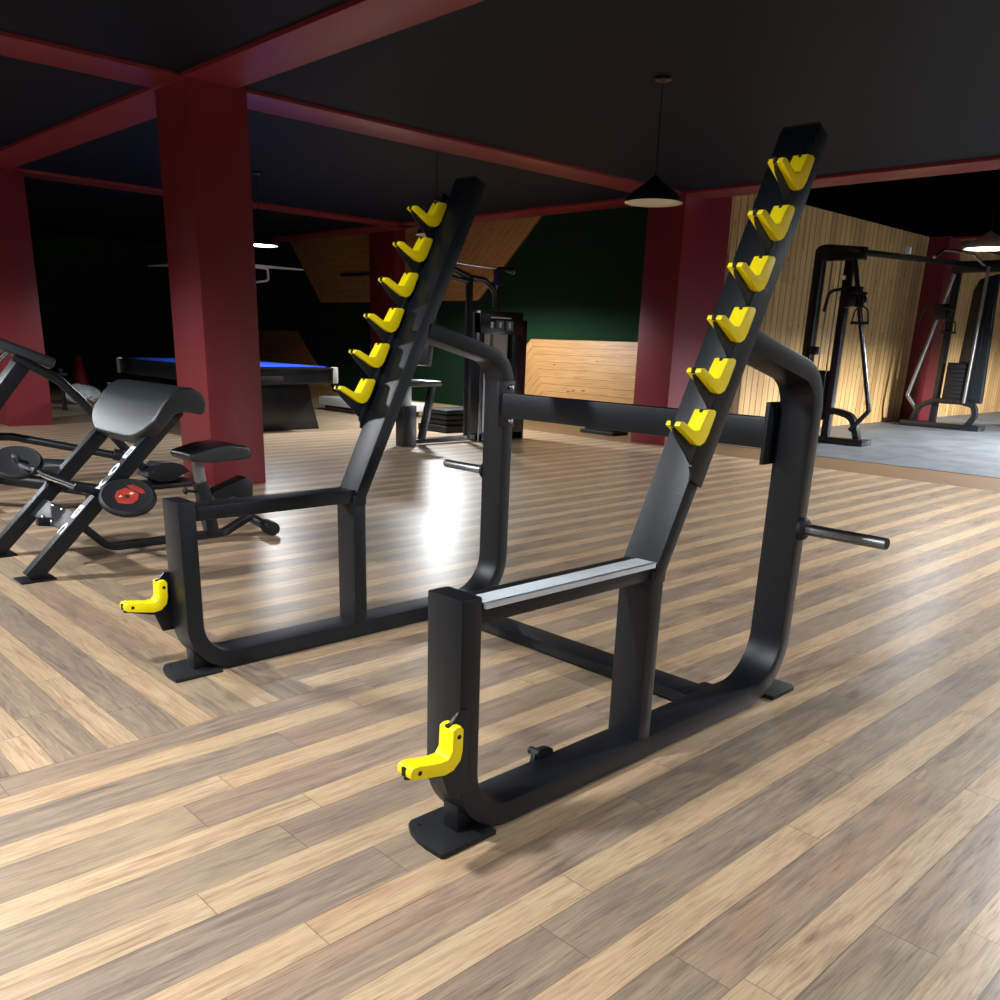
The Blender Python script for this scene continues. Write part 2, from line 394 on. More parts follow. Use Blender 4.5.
# ------------------------------------------------------------------ squat rack
T, D = .126, .067
rack = thing('squat_rack', (-.8, .8, 0), 'black squat rack with two ladders of yellow bar hooks on the wood floor', 'squat rack')
HZ = .6445
def side(xin, xo, s, cover):
    """xin/xo: lower/upper x of the tube; s=+1 when the outer side is +x"""
    x0, x1 = xin, xo; outer = x1 if s > 0 else x0
    c0, c1 = x0, x1
    b = nb()
    loop = [(D/2-.001, HZ), (D/2-.001, .036), (1.565, .036), (1.575, 1.130), (1.10, 1.247)]
    bandprism(b, loop, D-.003, [0, .155, .20, .14, 0], c0, c1, seg=14)
    link('side_frame', b, BLK, rack, .006)
    b = nb(); box(b, c0+.004, c1-.004, .727, .786, .04, .60); link('middle_post', b, BLK, rack, .006)
    b = nb()
    a0, a1 = Vector((.741, .6125)), Vector((1.345, 1.841)); dd = (a1-a0).normalized(); nn = Vector((dd.y, -dd.x))
    p = [a0-dd*.03, a1, a1+nn*D*.97, a0+nn*D*.97-dd*.03]
    p = [(a0.x-.002, a0.y-.03), (a0.x, a0.y), (a1.x, a1.y), ((a1+nn*D).x, (a1+nn*D).y), (.788, .59), (.788, .56), (.729, .56)]
    prism(b, p, 'x', c0, c1); link('hook_upright', b, BLK, rack, .006)
    b = nb(); q = [(a0+dd*.0+nn*.0)]; e = a1+dd*.004
    prism(b, [(a1.x+dd.x*.0005, a1.y+dd.y*.0005), (a1.x+dd.x*.007, a1.y+dd.y*.007), (a1.x+nn.x*D+dd.x*.007, a1.y+nn.y*D+dd.y*.007), (a1.x+nn.x*D+dd.x*.0005, a1.y+nn.y*D+dd.y*.0005)], 'x', c0+.003, c1-.003)
    link('end_cap', b, RUB, rack, .002)
    b = nb(); box(b, c0+.012, c1-.012, D-.005, .745, .571, .622); link('spotter_rail', b, BLK, rack, .005)
    if cover:
        b = nb()
        box(b, c0+.056, c1+.001, .072, .736, .6220, .6265); box(b, c1-.010, c1+.001, .075, .733, .611, .6265)
        link('rail_cover', b, COVER, rack, .0035, 'worn silver metal strip on top of the rail')
    # serrated hook plate on the outer side, six hooks
    px0, px1 = (outer, outer+.009) if s > 0 else (outer-.009, outer)
    def on(t, off): # point along the front face, off = in front
        v = a0+dd*t-nn*off; return (v.x, v.y)
    K = 0.1567; base = (.844, .952)
    hooks = [Vector((base[0]+.0738*i, base[1]+.1394*i)) for i in range(6)]
    t_of = lambda v: (Vector(v)-a0).dot(dd)
    b = nb()
    t0, t1 = t_of(hooks[0])-.055, t_of(hooks[5])+.155
    prism(b, [on(t0-.03, .004), on(t0-.012, .012), on(t0, .028), on(t1, .028), on(t1, -.058), on(t0-.03, -.058)], 'x', px0, px1)
    pl = link('hook_plate', b, BLK, rack, .0015)
    mid = (px0+px1)/2
    def hook(v, rot=0.0, parent=pl):
        R = Matrix.Rotation(rot, 2)
        f = lambda y, z: tuple(Vector(v)+R @ Vector((y*(.87 if y < 0 else .95), z)))
        bb = nb()
        # black carrier plate behind the liner
        prism(bb, [f(-.114, .052), f(-.102, .032), f(-.052, -.008), f(-.026, -.028), f(-.006, -.048), f(.02, -.07), f(.085, .02), f(.098, .085), f(.07, .09), f(.02, .02), f(-.02, .02), f(-.095, .050)], 'x', px0+.0015, px1-.0015)
        h = link('bar_hook', bb, BLK, parent, .0015)
        bb = nb(); W = .046
        out = [(-.113, .057), (-.106, .068), (-.089, .068), (-.026, .040), (.0, .042), (.023, .075), (.037, .095), (.069, .095), (.079, .089), (.076, .078), (.049, .026), (.033, .007), (.012, -.001), (-.010, .003), (-.034, .016)]
        prism(bb, [f(*p) for p in out], 'x', mid-W/2, mid+W/2)
        bmesh.ops.inset_region(bb, faces=[f_ for f_ in bb.faces if len(f_.verts) > 6], thickness=.0045, depth=-.003, use_even_offset=True)
        ln = link('hook_liner', bb, YEL, h, .0012, 'yellow plastic liner')
        bb = nb()
        for (yy, zz) in ((-.082, .052), (.056, .064)):
            c = f(yy, zz); 
            lathe(bb, [(.0050, -W/2+.0022), (.0050, W/2-.0022)], (mid, c[0], c[1]), (1, 0, 0), 12)
        for (yy, zz, aa) in ((-.045, .028, .5), (-.015, .016, .9), (.018, .012, 1.4)):
            pass
        link('screw_hole', bb, HOLE, h)
        # slots at the arm tips where the plate shows
        bb = nb()
        c = f(.053, .090); box(bb, mid-.0045, mid+.0045, c[0]-.020, c[0]+.018, c[1]-.004, c[1]+.0065)
        c = f(-.105, .060); box(bb, mid-.0045, mid+.0045, c[0]-.010, c[0]+.01, c[1]-.006, c[1]+.010)
        link('hook_slot', bb, HOLE, h)
    for v in hooks: hook((v.x, v.y))
    # low bar catch on the front post
    b = nb()
    prism(b, [(-.035, .155), (.02, .155), (.02, .375), (-.012, .375), (-.036, .352), (-.040, .30), (-.058, .24), (-.166, .262), (-.170, .252), (-.06, .222), (-.045, .18)], 'x', px0, px1)
    lc = link('low_catch', b, BLK, rack, .0015)
    b = nb()
    prism(b, [(-.172, .277), (-.171, .262), (-.160, .256), (-.070, .238), (-.043, .242), (-.021, .262), (-.015, .285), (-.013, .340), (-.020, .350), (-.034, .350), (-.046, .345), (-.048, .292), (-.060, .276), (-.085, .276), (-.150, .288), (-.165, .287)], 'x', mid-.026, mid+.026)
    link('catch_liner', b, YEL, lc, .004, 'yellow plastic liner')
    b = nb()
    for c in ((-.145, .270), (-.028, .325)): lathe(b, [(.006, -.0267), (.006, .0267)], (mid, c[0], c[1]), (1, 0, 0), 12)
    box(b, mid-.006, mid+.006, -.045, -.022, .343, .3512); box(b, mid-.006, mid+.006, -.1735, -.165, .262, .283)
    link('screw_hole', b, HOLE, lc)
    # feet
    for (y0, y1, round_) in ((-.066, .118, True), (1.50, 1.672, False)):
        b = nb(); fx0, fx1 = x1-.163, x1+.018
        if round_: pts = [(fx0, .10), (fx0, -.02), (fx0+.01, -.035), (fx0+.04, -.052), (fx0+.08, -.062), (fx0+.12, -.066), (fx1-.005, -.064), (fx1, -.055), (fx1, .118)]
        else: pts = [(fx0+.02, y0), (fx1, y0), (fx1, y1-.02), (fx1-.02, y1), (fx0+.04, y1), (fx0+.02, y1-.02)]
        prism(b, pts, 'z', 0, .016); fp = link('foot_plate', b, RUB, rack, .004)
        b = nb(); box(b, c0+.035, c1-.035, *((.030, .095) if round_ else (1.50, 1.56)), .012, .05 if not round_ else .09); link('foot_stub', b, BLK, fp, .003)
    b = nb(); lathe(b, [(.0045, .0), (.0045, .0185)], (x1-.13, -.02 if True else 0, 0), seg=10); link('foot_screw', b, HOLE, rack)
    # weight peg
    b = nb(); ax = (1, 0, 0) if s > 0 else (-1, 0, 0); c = (outer, 1.572, .624)
    lathe(b, [(.020, .0), (.020, .30)], c, ax, 28); pg = link('weight_peg', b, STEEL, rack, .003, 'bare steel peg')
    b = nb(); lathe(b, [(.041, .0), (.041, .006), (.038, .016), (.030, .020), (.020, .0205)], c, ax, 28); link('collar', b, RUB, pg)
    b = nb(); lathe(b, [(.0165, .298), (.0165, .3025)], c, ax, 24); link('end_plug', b, HOLE, pg)
side(-T, 0, 1, True)
side(-1.4813-T-.003, -1.4813, -1, False)
# cross members
b = nb(); box(b, -1.445, -T-.012, 1.497, 1.552, .888, .992); cb = link('upper_crossbar', b, BLK, rack, .006)
for xx, s in ((-T, -1), (-1.4813, 1)):
    b = nb()
    if s < 0: box(b, xx-.014, xx, 1.478, 1.60, .835, 1.045)
    else: box(b, xx, xx+.012, 1.50, 1.60, .84, 1.04)
    pt = link('bolt_plate', b, BLK, rack, .002)
    b = nb()
    for zz in (1.015, .865): lathe(b, [(.013, 0), (.013, .005), (.008, .010)], (xx+s*.012, 1.575, zz), (s, 0, 0), 12)
    link('bolt', b, STEEL, pt)
b = nb(); box(b, -1.4813, -T, 1.19, 1.315, .012, .054); link('lower_crossbar', b, BLK, rack, .006)
b = nb(); box(b, -T-.045, -T-.001, 1.17, 1.335, .050, .060); box(b, -1.4813, -1.4813+.04, 1.17, 1.335, .050, .060); link('joint_plate', b, BLK, rack, .002)
b = nb(); prism(b, [(.395, .055), (.40, .085), (.415, .094), (.45, .092), (.475, .08), (.48, .055)], 'x', -T-.012, -T+.004); tube(b, [(-T-.03, .415, .082), (-T+.01, .415, .082)], .012); link('beam_knob', b, RUB, rack)

# ------------------------------------------------------------------ preacher curl bench
bench = thing('preacher_curl_bench', (-3.5, .7, 0), 'black preacher curl bench with white lettering in front of the red pillar', 'exercise bench')
RX, LX = -3.165, -3.79
def railpt(t): return Vector((0, -.03+t*.815, .0+t*.80))
for xx, nm in ((RX, 'r'), (LX, 'l')):
    b = nb(); A_ = railpt(.0)+Vector((xx-.03, 0, .012)); B_ = railpt(1.0)+Vector((xx-.03, 0, .012))
    obox(b, A_, B_, .062, .075, (0, -1, 1))
    fr = link('front_rail', b, BLK, bench, .005)
    b = nb(); box(b, xx-.10, xx+.03, -.09, .075, 0, .010); link('base_plate', b, BLK, fr, .002)
    if nm == 'r':
        def glyph(bm, polys, t0, size):
            dd_ = Vector((0, .815, .80)).normalized(); nn_ = Vector((0, -.80, .815)).normalized()
            base_ = railpt(t0)+Vector((xx-.03, 0, .012))+nn_*.0385
            for poly in polys:
                vs = [bm.verts.new(base_ - dd_*px_*size + Vector((-1, 0, 0))*(py_-.5)*-.054) for px_, py_ in poly]
                vs2 = [bm.verts.new(v.co + nn_*.0012) for v in vs]
                n_ = len(vs); bm.faces.new(vs2)
                for i in range(n_): bm.faces.new((vs[i], vs[(i+1) % n_], vs2[(i+1) % n_], vs2[i]))
        def ring(cx, cy, rx, ry, w, a0_=0, a1_=360, n_=16):
            out = []
            for i in range(n_):
                a_, b_ = [math.radians(a0_+(a1_-a0_)*k/n_) for k in (i, i+1)]
                out.append([(cx+rx*math.cos(a_), cy+ry*math.sin(a_)), (cx+rx*math.cos(b_), cy+ry*math.sin(b_)), (cx+(rx-w)*math.cos(b_), cy+(ry-w*.9)*math.sin(b_)), (cx+(rx-w)*math.cos(a_), cy+(ry-w*.9)*math.sin(a_))])
            return out
        def bar_(x_0, y_0, x_1, y_1): return [(x_0, y_0), (x_1, y_0), (x_1, y_1), (x_0, y_1)]
        Bg = [bar_(0, 0, .22, 1), bar_(.22, .8, .8, 1), bar_(.22, .42, .8, .58), bar_(.22, 0, .8, .2), bar_(.72, .55, .95, .92), bar_(.72, .08, .95, .45)]
        Og = ring(.5, .5, .5, .5, .26)
        Xg = [[(0, 0), (.28, 0), (1, 1), (.72, 1)], [(0, 1), (.72, 0), (1, 0), (.28, 1)]]
        Cg = ring(.5, .5, .5, .5, .24, 40, 320)
        b = nb(); glyph(b, Bg, .735, .085); glyph(b, Og, .635, .085); glyph(b, Xg, .535, .085)
        glyph(b, Bg, .385, .085); glyph(b, Cg, .285, .085)
        link('lettering', b, PRINT, fr, 0, 'white lettering')
b = nb(); obox(b, railpt(.30)+Vector((LX-.03, 0, .012)), railpt(.30)+Vector((RX-.03, 0, .012)), .115, .012, (0, -1, 1))
cp = link('cross_plate', b, BLK, bench, .003)
b = nb(); nnv = Vector((0, -.70, .714)).normalized()
for xx in (-3.60, -3.46):
    for t in (.265, .335): lathe(b, [(.011, 0), (.011, .008), (.005, .012)], railpt(t)+Vector((xx, 0, .012))+nnv*.006, nnv, 10)
link('bolt', b, CHR, cp)
# arm pad: thick slab bent over a ridge
def armpad():
    prof = [(.545, .665), (.60, .745), (.66, .83), (.715, .895), (.77, .925), (.83, .925), (.885, .895), (.905, .845), (.895, .795)]
    th = .072; bm = bmesh.new(); P = [Vector(p) for p in prof]
    IN = [Vector(p) for p in [(.60, .62), (.655, .69), (.70, .75), (.735, .79), (.77, .80), (.80, .80), (.83, .795), (.85, .79), (.87, .785)]]
    n = len(P); W0, W1 = -3.93, -3.09; nx = 14; top = []; bot = []
    for i in range(n):
        d = (P[min(i+1, n-1)]-P[max(i-1, 0)]).normalized(); nn_ = Vector((-d.y, d.x))
        rt_, rb = [], []
        for k in range(nx+1):
            f = k/nx; x = W0+(W1-W0)*f
            sag = .0
            y, z = P[i]
            if i < 3:   # rounded lower corners
                e = max(0, abs(f-.5)*2-.45)/.55; lift = (.115*(e**2.2))*(1-i/3)
                y += lift*.55; z += lift*.84
            rt_.append(bm.verts.new((x, y, z))); rb.append(bm.verts.new((x, IN[i].x+(y-P[i].x), IN[i].y+(z-P[i].y))))
        top.append(rt_); bot.append(rb)
    for i in range(n-1):
        for k in range(nx):
            bm.faces.new((top[i][k], top[i][k+1], top[i+1][k+1], top[i+1][k])); bm.faces.new((bot[i][k], bot[i+1][k], bot[i+1][k+1], bot[i][k+1]))
        bm.faces.new((top[i][0], top[i+1][0], bot[i+1][0], bot[i][0])); bm.faces.new((top[i][nx], bot[i][nx], bot[i+1][nx], top[i+1][nx]))
    for k in range(nx):
        bm.faces.new((top[0][k], bot[0][k], bot[0][k+1], top[0][k+1])); bm.faces.new((top[-1][k], top[-1][k+1], bot[-1][k+1], bot[-1][k]))
    return bm
o = link('arm_pad', armpad(), PAD, bench, .012, 'thick black padded arm rest', seg=3)
b = nb()
tube(b, [(-3.50, .12, .23), (-3.50, .32, .20), (-3.50, .47, .045), (-3.50, 1.16, .045), (-3.62, 1.40, .10)], .03, .12, 4, 6)
link('centre_beam', b, BLK, bench, .004)
b = nb(); tube(b, [(-4.16, 1.56, .045), (-3.44, 1.45, .045)], .032, 0, 16); rf = link('rear_foot', b, BLK, bench, .004)
b = nb(); tube(b, [(-3.54, 1.465, .045), (-3.41, 1.445, .045)], .043, 0, 20); tube(b, [(-4.20, 1.566, .045), (-4.08, 1.548, .045)], .043, 0, 20); link('rubber_cap', b, RUB, rf, .006)
b = nb(); obox(b, (-3.50, 1.08, .05), (-3.50, 1.03, .36), .075, .07, (0, 1, 0)); sc = link('seat_post_sleeve', b, BLK, bench, .004)
b = nb(); obox(b, (-3.50, 1.035, .33), (-3.50, 1.015, .51), .052, .052, (0, 1, 0)); link('seat_post', b, STEEL, bench, .003, 'bare steel seat post')
b = nb(); prism(b, [(1.08, .30), (1.30, .375), (1.34, .355), (1.34, .20), (1.28, .20), (1.22, .27), (1.12, .24)], 'x', -3.56, -3.45); link('seat_bracket', b, BLK, bench, .004)
b = nb(); prism(b, [(.93, .50), (1.05, .487), (1.27, .495), (1.30, .51), (1.30, .545), (1.27, .57), (1.16, .588), (1.07, .58), (.93, .545), (.915, .53)], 'x', -3.64, -3.36)
link('seat', b, PAD, bench, .016, 'black vinyl seat', seg=3)
b = nb(); tube(b, [(-3.5, 1.03, .30), (-3.5, .95, .315)], .008); sph(b, (-3.5, .935, .317), .022, (1, .7, 1)); link('adjusting_knob', b, RUB, bench)
# rest brackets
for xx in (RX, LX):
    b = nb(); prism(b, [(.30, .40), (.20, .44), (.22, .47), (.33, .43), (.40, .36), (.36, .32)], 'x', xx, xx+.02); link('bar_rest', b, BLK, bench, .002)

# curl bar with two rubber plates in the rests
bar = thing('curl_bar', (-3.5, .30, .42), 'chrome curl bar carrying two round black plates on the bench rests', 'barbell')
b = nb(); tube(b, [(-4.00, .21, .46), (-3.80, .235, .45), (-3.70, .25, .432), (-3.30, .31, .405), (-3.20, .36, .395), (-3.06, .40, .388)], .016, .06, 14); link('bar', b, CHR, bar)
PN = Vector((.512, -.185, .839)).normalized()
PU = Vector((.34, .94, 0)).normalized(); PU = (PU-PN*PU.dot(PN)).normalized(); PV = PN.cross(PU)
PC = Vector((-3.05, .43, .392))
def plate(c):
    b = nb(); prof = [(.0, -.018), (.118, -.018), (.134, -.010), (.138, 0), (.134, .010), (.122, .018), (.112, .015), (.0, .015)]
    lathe(b, prof, c, PN, 44, False); return link('weight_plate', b, RUB, bar)
pr = plate(PC); plate((-4.02, .20, .47))
b = nb(); lathe(b, [(.020, .0), (.020, .04), (.0, .045)], Vector((-4.02, .20, .47))+PN*.012, PN, 16); link('collar', b, STEEL, bar)
def decal(pts, m, nm, z=0.0, K=1.75):
    b = nb()
    f = [b.verts.new(PC+PN*(.0150+z)+PU*(p[0]*K)+PV*(p[1]*K)) for p in pts]; g_ = [b.verts.new(w.co+PN*.0008) for w in f]; n = len(f); b.faces.new(g_)
    for i in range(n): b.faces.new((f[i], f[(i+1) % n], g_[(i+1) % n], g_[i]))
    return link(nm, b, m, pr)
decal([(-.035, -.004), (-.028, .02), (-.004, .034), (.010, .024), (.030, .006), (.026, -.020), (.010, -.036), (-.012, -.034), (-.028, -.03)], EMBL, 'emblem')
decal([(.000, .042), (.018, .046), (.044, .022), (.048, .008), (.040, .004), (.010, .028)], EMBL, 'emblem')
decal([(.004, .010), (.014, .014), (.018, .006), (.008, .002)], CREAM, 'emblem', .0009)
decal([(-.006, .004), (.004, .0), (.004, -.012), (-.008, -.010)], HOLE, 'emblem', .0009)
decal([(-.026, -.006), (-.018, .004), (-.014, -.006)], CREAM, 'emblem', .0009)

# ------------------------------------------------------------------ incline bench at the left edge
hb = thing('back_extension_bench', (-5.8, 1.1, 0), 'black sloping back extension bench at the left edge near the far red pillar', 'exercise bench')
b = nb(); obox(b, (-5.86, .35, 1.20), (-5.72, .99, .935), .30, .075, (0, .4, 1)); link('hip_pad', b, PAD, hb, .025, 'sloping black pad', seg=3)
b = nb(); obox(b, (-5.9, .30, .30), (-5.75, .82, .98), .10, .16, (1, 0, 0)); link('upright', b, BLK, hb, .006)
b = nb(); tube(b, [(-5.72, .25, .62), (-5.70, .70, 1.03)], .018, 0, 12); link('support_rod', b, CHR, hb)
b = nb(); tube(b, [(-5.66, .72, .99), (-5.62, .99, .83), (-5.6, 1.14, .66), (-5.60, 1.62, .05)], .034, .25, 12); link('bent_tube', b, BLK, hb)
b = nb(); tube(b, [(-6.3, .1, .40), (-5.95, .72, .40), (-5.6, 1.42, .24)], .03, 0, 12); link('low_tube', b, BLK, hb)
b = nb(); tube(b, [(-5.62, 1.33, .27), (-5.58, 1.50, .225)], .045, 0, 14); sph(b, (-5.6, 1.42, .27), .045); link('joint', b, RUB, hb)
b = nb(); prism(b, [(1.50, .10), (1.62, .20), (1.80, .175), (1.86, .12), (1.74, .07), (1.60, .05)], 'x', -5.66, -5.44); link('foot_rest', b, RUB, hb, .01)
b = nb(); box(b, -5.72, -5.42, 1.50, 1.92, 0, .035); link('base_foot', b, BLK, hb, .008)
b = nb(); box(b, -6.4, -5.3, .20, .28, .0, .05); obox(b, (-5.9, .24, .03), (-5.9, .3, .34), .1, .1, (0, 1, 0)); link('front_foot', b, BLK, hb, .008)
# low leg roller bench in front of it (plate holder at the edge of the picture)
hb2 = thing('leg_roller_stand', (-5.0, .6, 0), 'low black stand with round foot rollers behind the curl bench rails', 'exercise stand')
b = nb(); tube(b, [(-5.35, .15, .26), (-4.75, .95, .13)], .045, 0, 14); link('stand_beam', b, BLK, hb2)
b = nb(); box(b, -5.2, -4.5, .94, 1.02, 0, .09); box(b, -5.7, -5.0, .10, .18, 0, .24); link('stand_foot', b, BLK, hb2, .006)
b = nb(); tube(b, [(-5.15, .30, .32), (-4.90, .75, .30)], .05, 0, 18); link('roller', b, PAD, hb2, .012)

# ------------------------------------------------------------------ billiard table
pt_ = thing('billiard_table', (-10.2, 4.6, 0), 'black billiard table with blue cloth partly hidden by the near red pillar', 'billiard table')
TX0, TX1, TY0, TY1 = -11.56, -8.58, 3.69, 5.38
def tb_(z0, z1, inset, m, nm, lab=None):
    b = nb(); box(b, TX0+inset, TX1-inset, TY0+inset, TY1-inset, z0, z1); return link(nm, b, m, pt_, .008, lab)
tb_(.60, .775, .015, BLK2, 'apron'); tb_(.775, .80, .0, BLK2, 'rail_top')
tb_(.8005, .812, .11, BLUE, 'cushion', 'blue cloth'); tb_(.8125, .814, .16, BLUE, 'playing_cloth', 'blue cloth')
for ax_ in (TX0+.03, TX1-.03):
    for ay_ in (TY0+.03, TY1-.03):
        b = nb(); box(b, ax_-.035, ax_+.035, ay_-.035, ay_+.035, .605, .808); link('corner_cap', b, GREY, pt_, .01, 'pale metal corner')
for lx_ in (TX0+.55, TX1-.62):
    b = nb(); prism(b, [(TY0+.28, 0), (TY0+.20, .3), (TY0+.24, .60), (TY1-.24, .60), (TY1-.18, .3), (TY1-.10, 0)], 'x', lx_-.3, lx_+.3); link('leg', b, BLK2, pt_, .01)
b = nb(); box(b, TX1-.02, TX1-.008, TY0+.3, TY0+.9, .62, .70); link('ball_return', b, HOLE, pt_, .002)
b = nb(); box(b, -11.5, -9.85, 7.05, 7.75, .0, .09)
o = link('platform', b, BLK2, None, .01, org=(-10.7, 7.4, 0)); tag(o, 'low black base under the pale board behind the billiard table', 'platform')
b = nb(); prism(b, [(-11.6, 7.0), (-9.75, 7.0), (-9.7, 7.8), (-11.6, 7.8)], 'z', .09, .22); o = link('board', b, WHT, None, .01, org=(-10.6, 7.4, .09)); tag(o, 'pale flat board lying on a low black base behind the billiard table', 'board')
for i, (cx, cy, r) in enumerate(((-10.75, 7.45, .20), (-10.15, 7.3, .19))):
    b = nb(); sph(b, (cx, cy, .22+r*.62), r, (1.2, 1.0, .8), 3)
    for v in b.verts: v.co += Vector((random.uniform(-1, 1), random.uniform(-1, 1), random.uniform(-1, 1)))*.022
    for v in b.verts: v.co.z = max(v.co.z, .222)
    o = link('plastic_bag', b, BAG, None, 0, org=(cx, cy, .222)); tag(o, ('crumpled clear plastic bag on the pale board, next to the table', 'crumpled clear plastic bag on the pale board, nearer the rack')[i], 'bag', 'plastic bags on the board')

# ------------------------------------------------------------------ pulldown machine
ml = thing('chest_press_machine', (-6.8, 6.0, 0), 'black weight stack machine with a seat against the green wall', 'weight machine')
mx = -6.8
b = nb(); box(b, -7.06, -6.62, 6.22, 6.98, .0, 1.42); 
b.free(); b = nb()
prism(b, [(6.28, 0), (6.98, 0), (6.98, 1.42), (6.93, 1.50), (6.84, 1.53), (6.28, 1.53)], 'x', -7.0, -6.86); link('stack_housing', b, BLK2, ml, .01)
b = nb(); box(b, -6.86, -6.74, 6.20, 6.27, 0, 1.53); box(b, -6.86, -6.74, 6.74, 7.00, 0, 1.46); box(b, -6.86, -6.74, 6.2, 6.98, 0, .10); box(b, -6.86, -6.735, 6.2, 6.92, 1.28, 1.55); link('housing_frame', b, BLK2, ml, .012)
b = nb(); box(b, -6.86, -6.80, 6.27, 6.42, .1, 1.28); box(b, -6.86, -6.80, 6.47, 6.72, .1, 1.28); link('shroud', b, GREY, ml, .004, 'pale grey shroud')
b = nb(); box(b, -6.736, -6.731, 6.46, 6.58, 1.33, 1.44); box(b, -6.736, -6.731, 6.62, 6.74, 1.33, 1.44); link('placard', b, BLUEP, ml, 0, 'blue exercise placard')
b = nb(); box(b, -6.7312, -6.729, 6.50, 6.54, 1.36, 1.42); box(b, -6.7312, -6.729, 6.66, 6.70, 1.35, 1.42); box(b, -6.7345, -6.730, 6.36, 6.70, 1.465, 1.48); box(b, -6.7345, -6.730, 6.36, 6.40, 1.35, 1.42); link('placard_print', b, PRINT, ml)
b = nb(); tube(b, [(mx, 6.06, .02), (mx, 6.06, 1.93)], .045, 0, 14); link('mast', b, BLK2, ml)
b = nb(); tube(b, [(mx, 5.2, 1.86), (mx, 5.55, 2.02), (mx, 5.8, 1.98), (mx, 6.08, 1.90), (mx, 6.30, 1.89), (mx, 6.48, 1.78), (mx, 6.50, 1.56)], .035, .15, 12); link('top_arm', b, BLK2, ml)
b = nb(); tube(b, [(mx, 5.45, 1.90), (mx, 5.70, 1.90), (mx, 6.02, 1.86)], .028, .1, 12); tube(b, [(mx, 5.47, 1.9), (mx, 5.45, .9)], .03, 0, 12); link('handle_arm', b, BLK2, ml)
b = nb(); tube(b, [(mx, 5.50, 2.07), (mx, 6.0, 2.04), (mx, 6.62, 2.03)], .010, 0, 10); link('pull_rod', b, CHR, ml)
b = nb(); tube(b, [(mx, 6.52, 2.03), (mx, 6.74, 2.03)], .03, 0, 14); sph(b, (mx, 6.76, 2.03), .045); prism(b, [(6.46, 2.02), (6.62, 2.04), (6.58, 1.84), (6.50, 1.84)], 'x', mx-.03, mx+.03); link('pulley', b, BLK2, ml)
b = nb(); tube(b, [(mx, 6.50, 1.84), (mx, 6.50, 1.54)], .008, 0, 8); link('cable', b, STEEL, ml)
b = nb(); box(b, mx-.2, mx+.2, 5.02, 5.50, .68, .74); link('seat', b, PAD, ml, .02)
b = nb(); box(b, mx-.05, mx+.05, 5.06, 5.16, .44, .68); link('seat_post', b, STEEL, ml, .004)
b = nb(); box(b, mx-.07, mx+.07, 5.02, 5.22, .0, .46); obox(b, (mx, 5.34, .05), (mx, 5.52, .70), .06, .08, (0, 1, 0)); box(b, mx-.04, mx+.04, 5.2, 6.28, .02, .075); link('base_frame', b, BLK2, ml, .006)
b = nb(); obox(b, (mx-.1, 5.42, .9), (mx-.1, 5.50, 1.45), .3, .08, (0, 1, 0)); link('chest_pad', b, PAD, ml, .02)
b = nb()
for k in range(3): box(b, -8.2, -7.7, 6.5, 7.3, .10+k*.07, .155+k*.07)
box(b, -8.25, -7.65, 6.45, 7.4, 0, .09)
o = link('mat_stack', b, RUB, None, .01, org=(-7.95, 6.9, 0)); tag(o, 'dark folded mats piled on the floor behind the weight stack machine', 'mats')
b = nb(); box(b, -6.95, -6.35, 8.36, 8.70, .0, .05); box(b, -6.92, -6.38, 8.42, 8.66, .05, .10); o = link('step_box', b, RUB, None, .012, org=(-6.65, 8.5, 0)); tag(o, 'low black box on the floor in front of the low pine panel', 'box')

# ------------------------------------------------------------------ cable crossover machine
cx = thing('cable_crossover', (-4.2, 12.8, 0), 'tall black cable crossover machine with two towers on the grey rubber floor', 'weight machine')
y1_, y2_ = 10.6, 15.0
b = nb(); tube(b, [(-4.80, y1_, .05), (-4.80, y1_, 2.52), (-4.25, y1_, 2.46)], .085, .05, 4, 3); link('outer_post', b, BLK2, cx, .01)
b = nb(); box(b, -4.86, -4.18, y1_-.06, y1_+.06, 2.36, 2.52); link('tower_head', b, BLK2, cx, .012)
b = nb(); tube(b, [(-4.38, y1_, .05), (-4.38, y1_, 2.42)], .07, 0, 4); link('inner_post', b, BLK2, cx, .008)
b = nb(); tube(b, [(-4.50, y1_, 2.36), (-4.50, y1_, .60)], .010, 0, 8); tube(b, [(-4.62, y1_, 2.36), (-4.62, y1_, .95)], .007, 0, 8); link('guide_rod', b, STEEL, cx)
b = nb(); box(b, -4.74, -4.44, y1_-.12, y1_+.12, .30, .96); link('weight_stack', b, BLK2, cx, .01)
b = nb(); box(b, -4.73, -4.63, y1_-.10, y1_-.02, 1.16, 1.27); tube(b, [(-4.68, y1_-.06, .96), (-4.68, y1_-.06, 1.18)], .012); link('stack_knob', b, BLK2, cx, .01)
b = nb(); tube(b, [(-4.30, y1_-.05, 2.40), (-3.80, y1_-.05, .47), (-4.02, y1_-.05, .20)], .032, .05, 12); link('brace', b, BLK2, cx)
b = nb(); box(b, -5.05, -3.78, y1_-.14, y1_+.14, .0, .09); link('base', b, BLK2, cx, .012)
b = nb(); bandprism(b, [(-4.75, .44), (-4.25, .43), (-4.02, .38), (-3.92, .08)], .085, .22, y1_-.05, y1_+.05, 'y'); link('base_arch', b, BLK2, cx, .01)
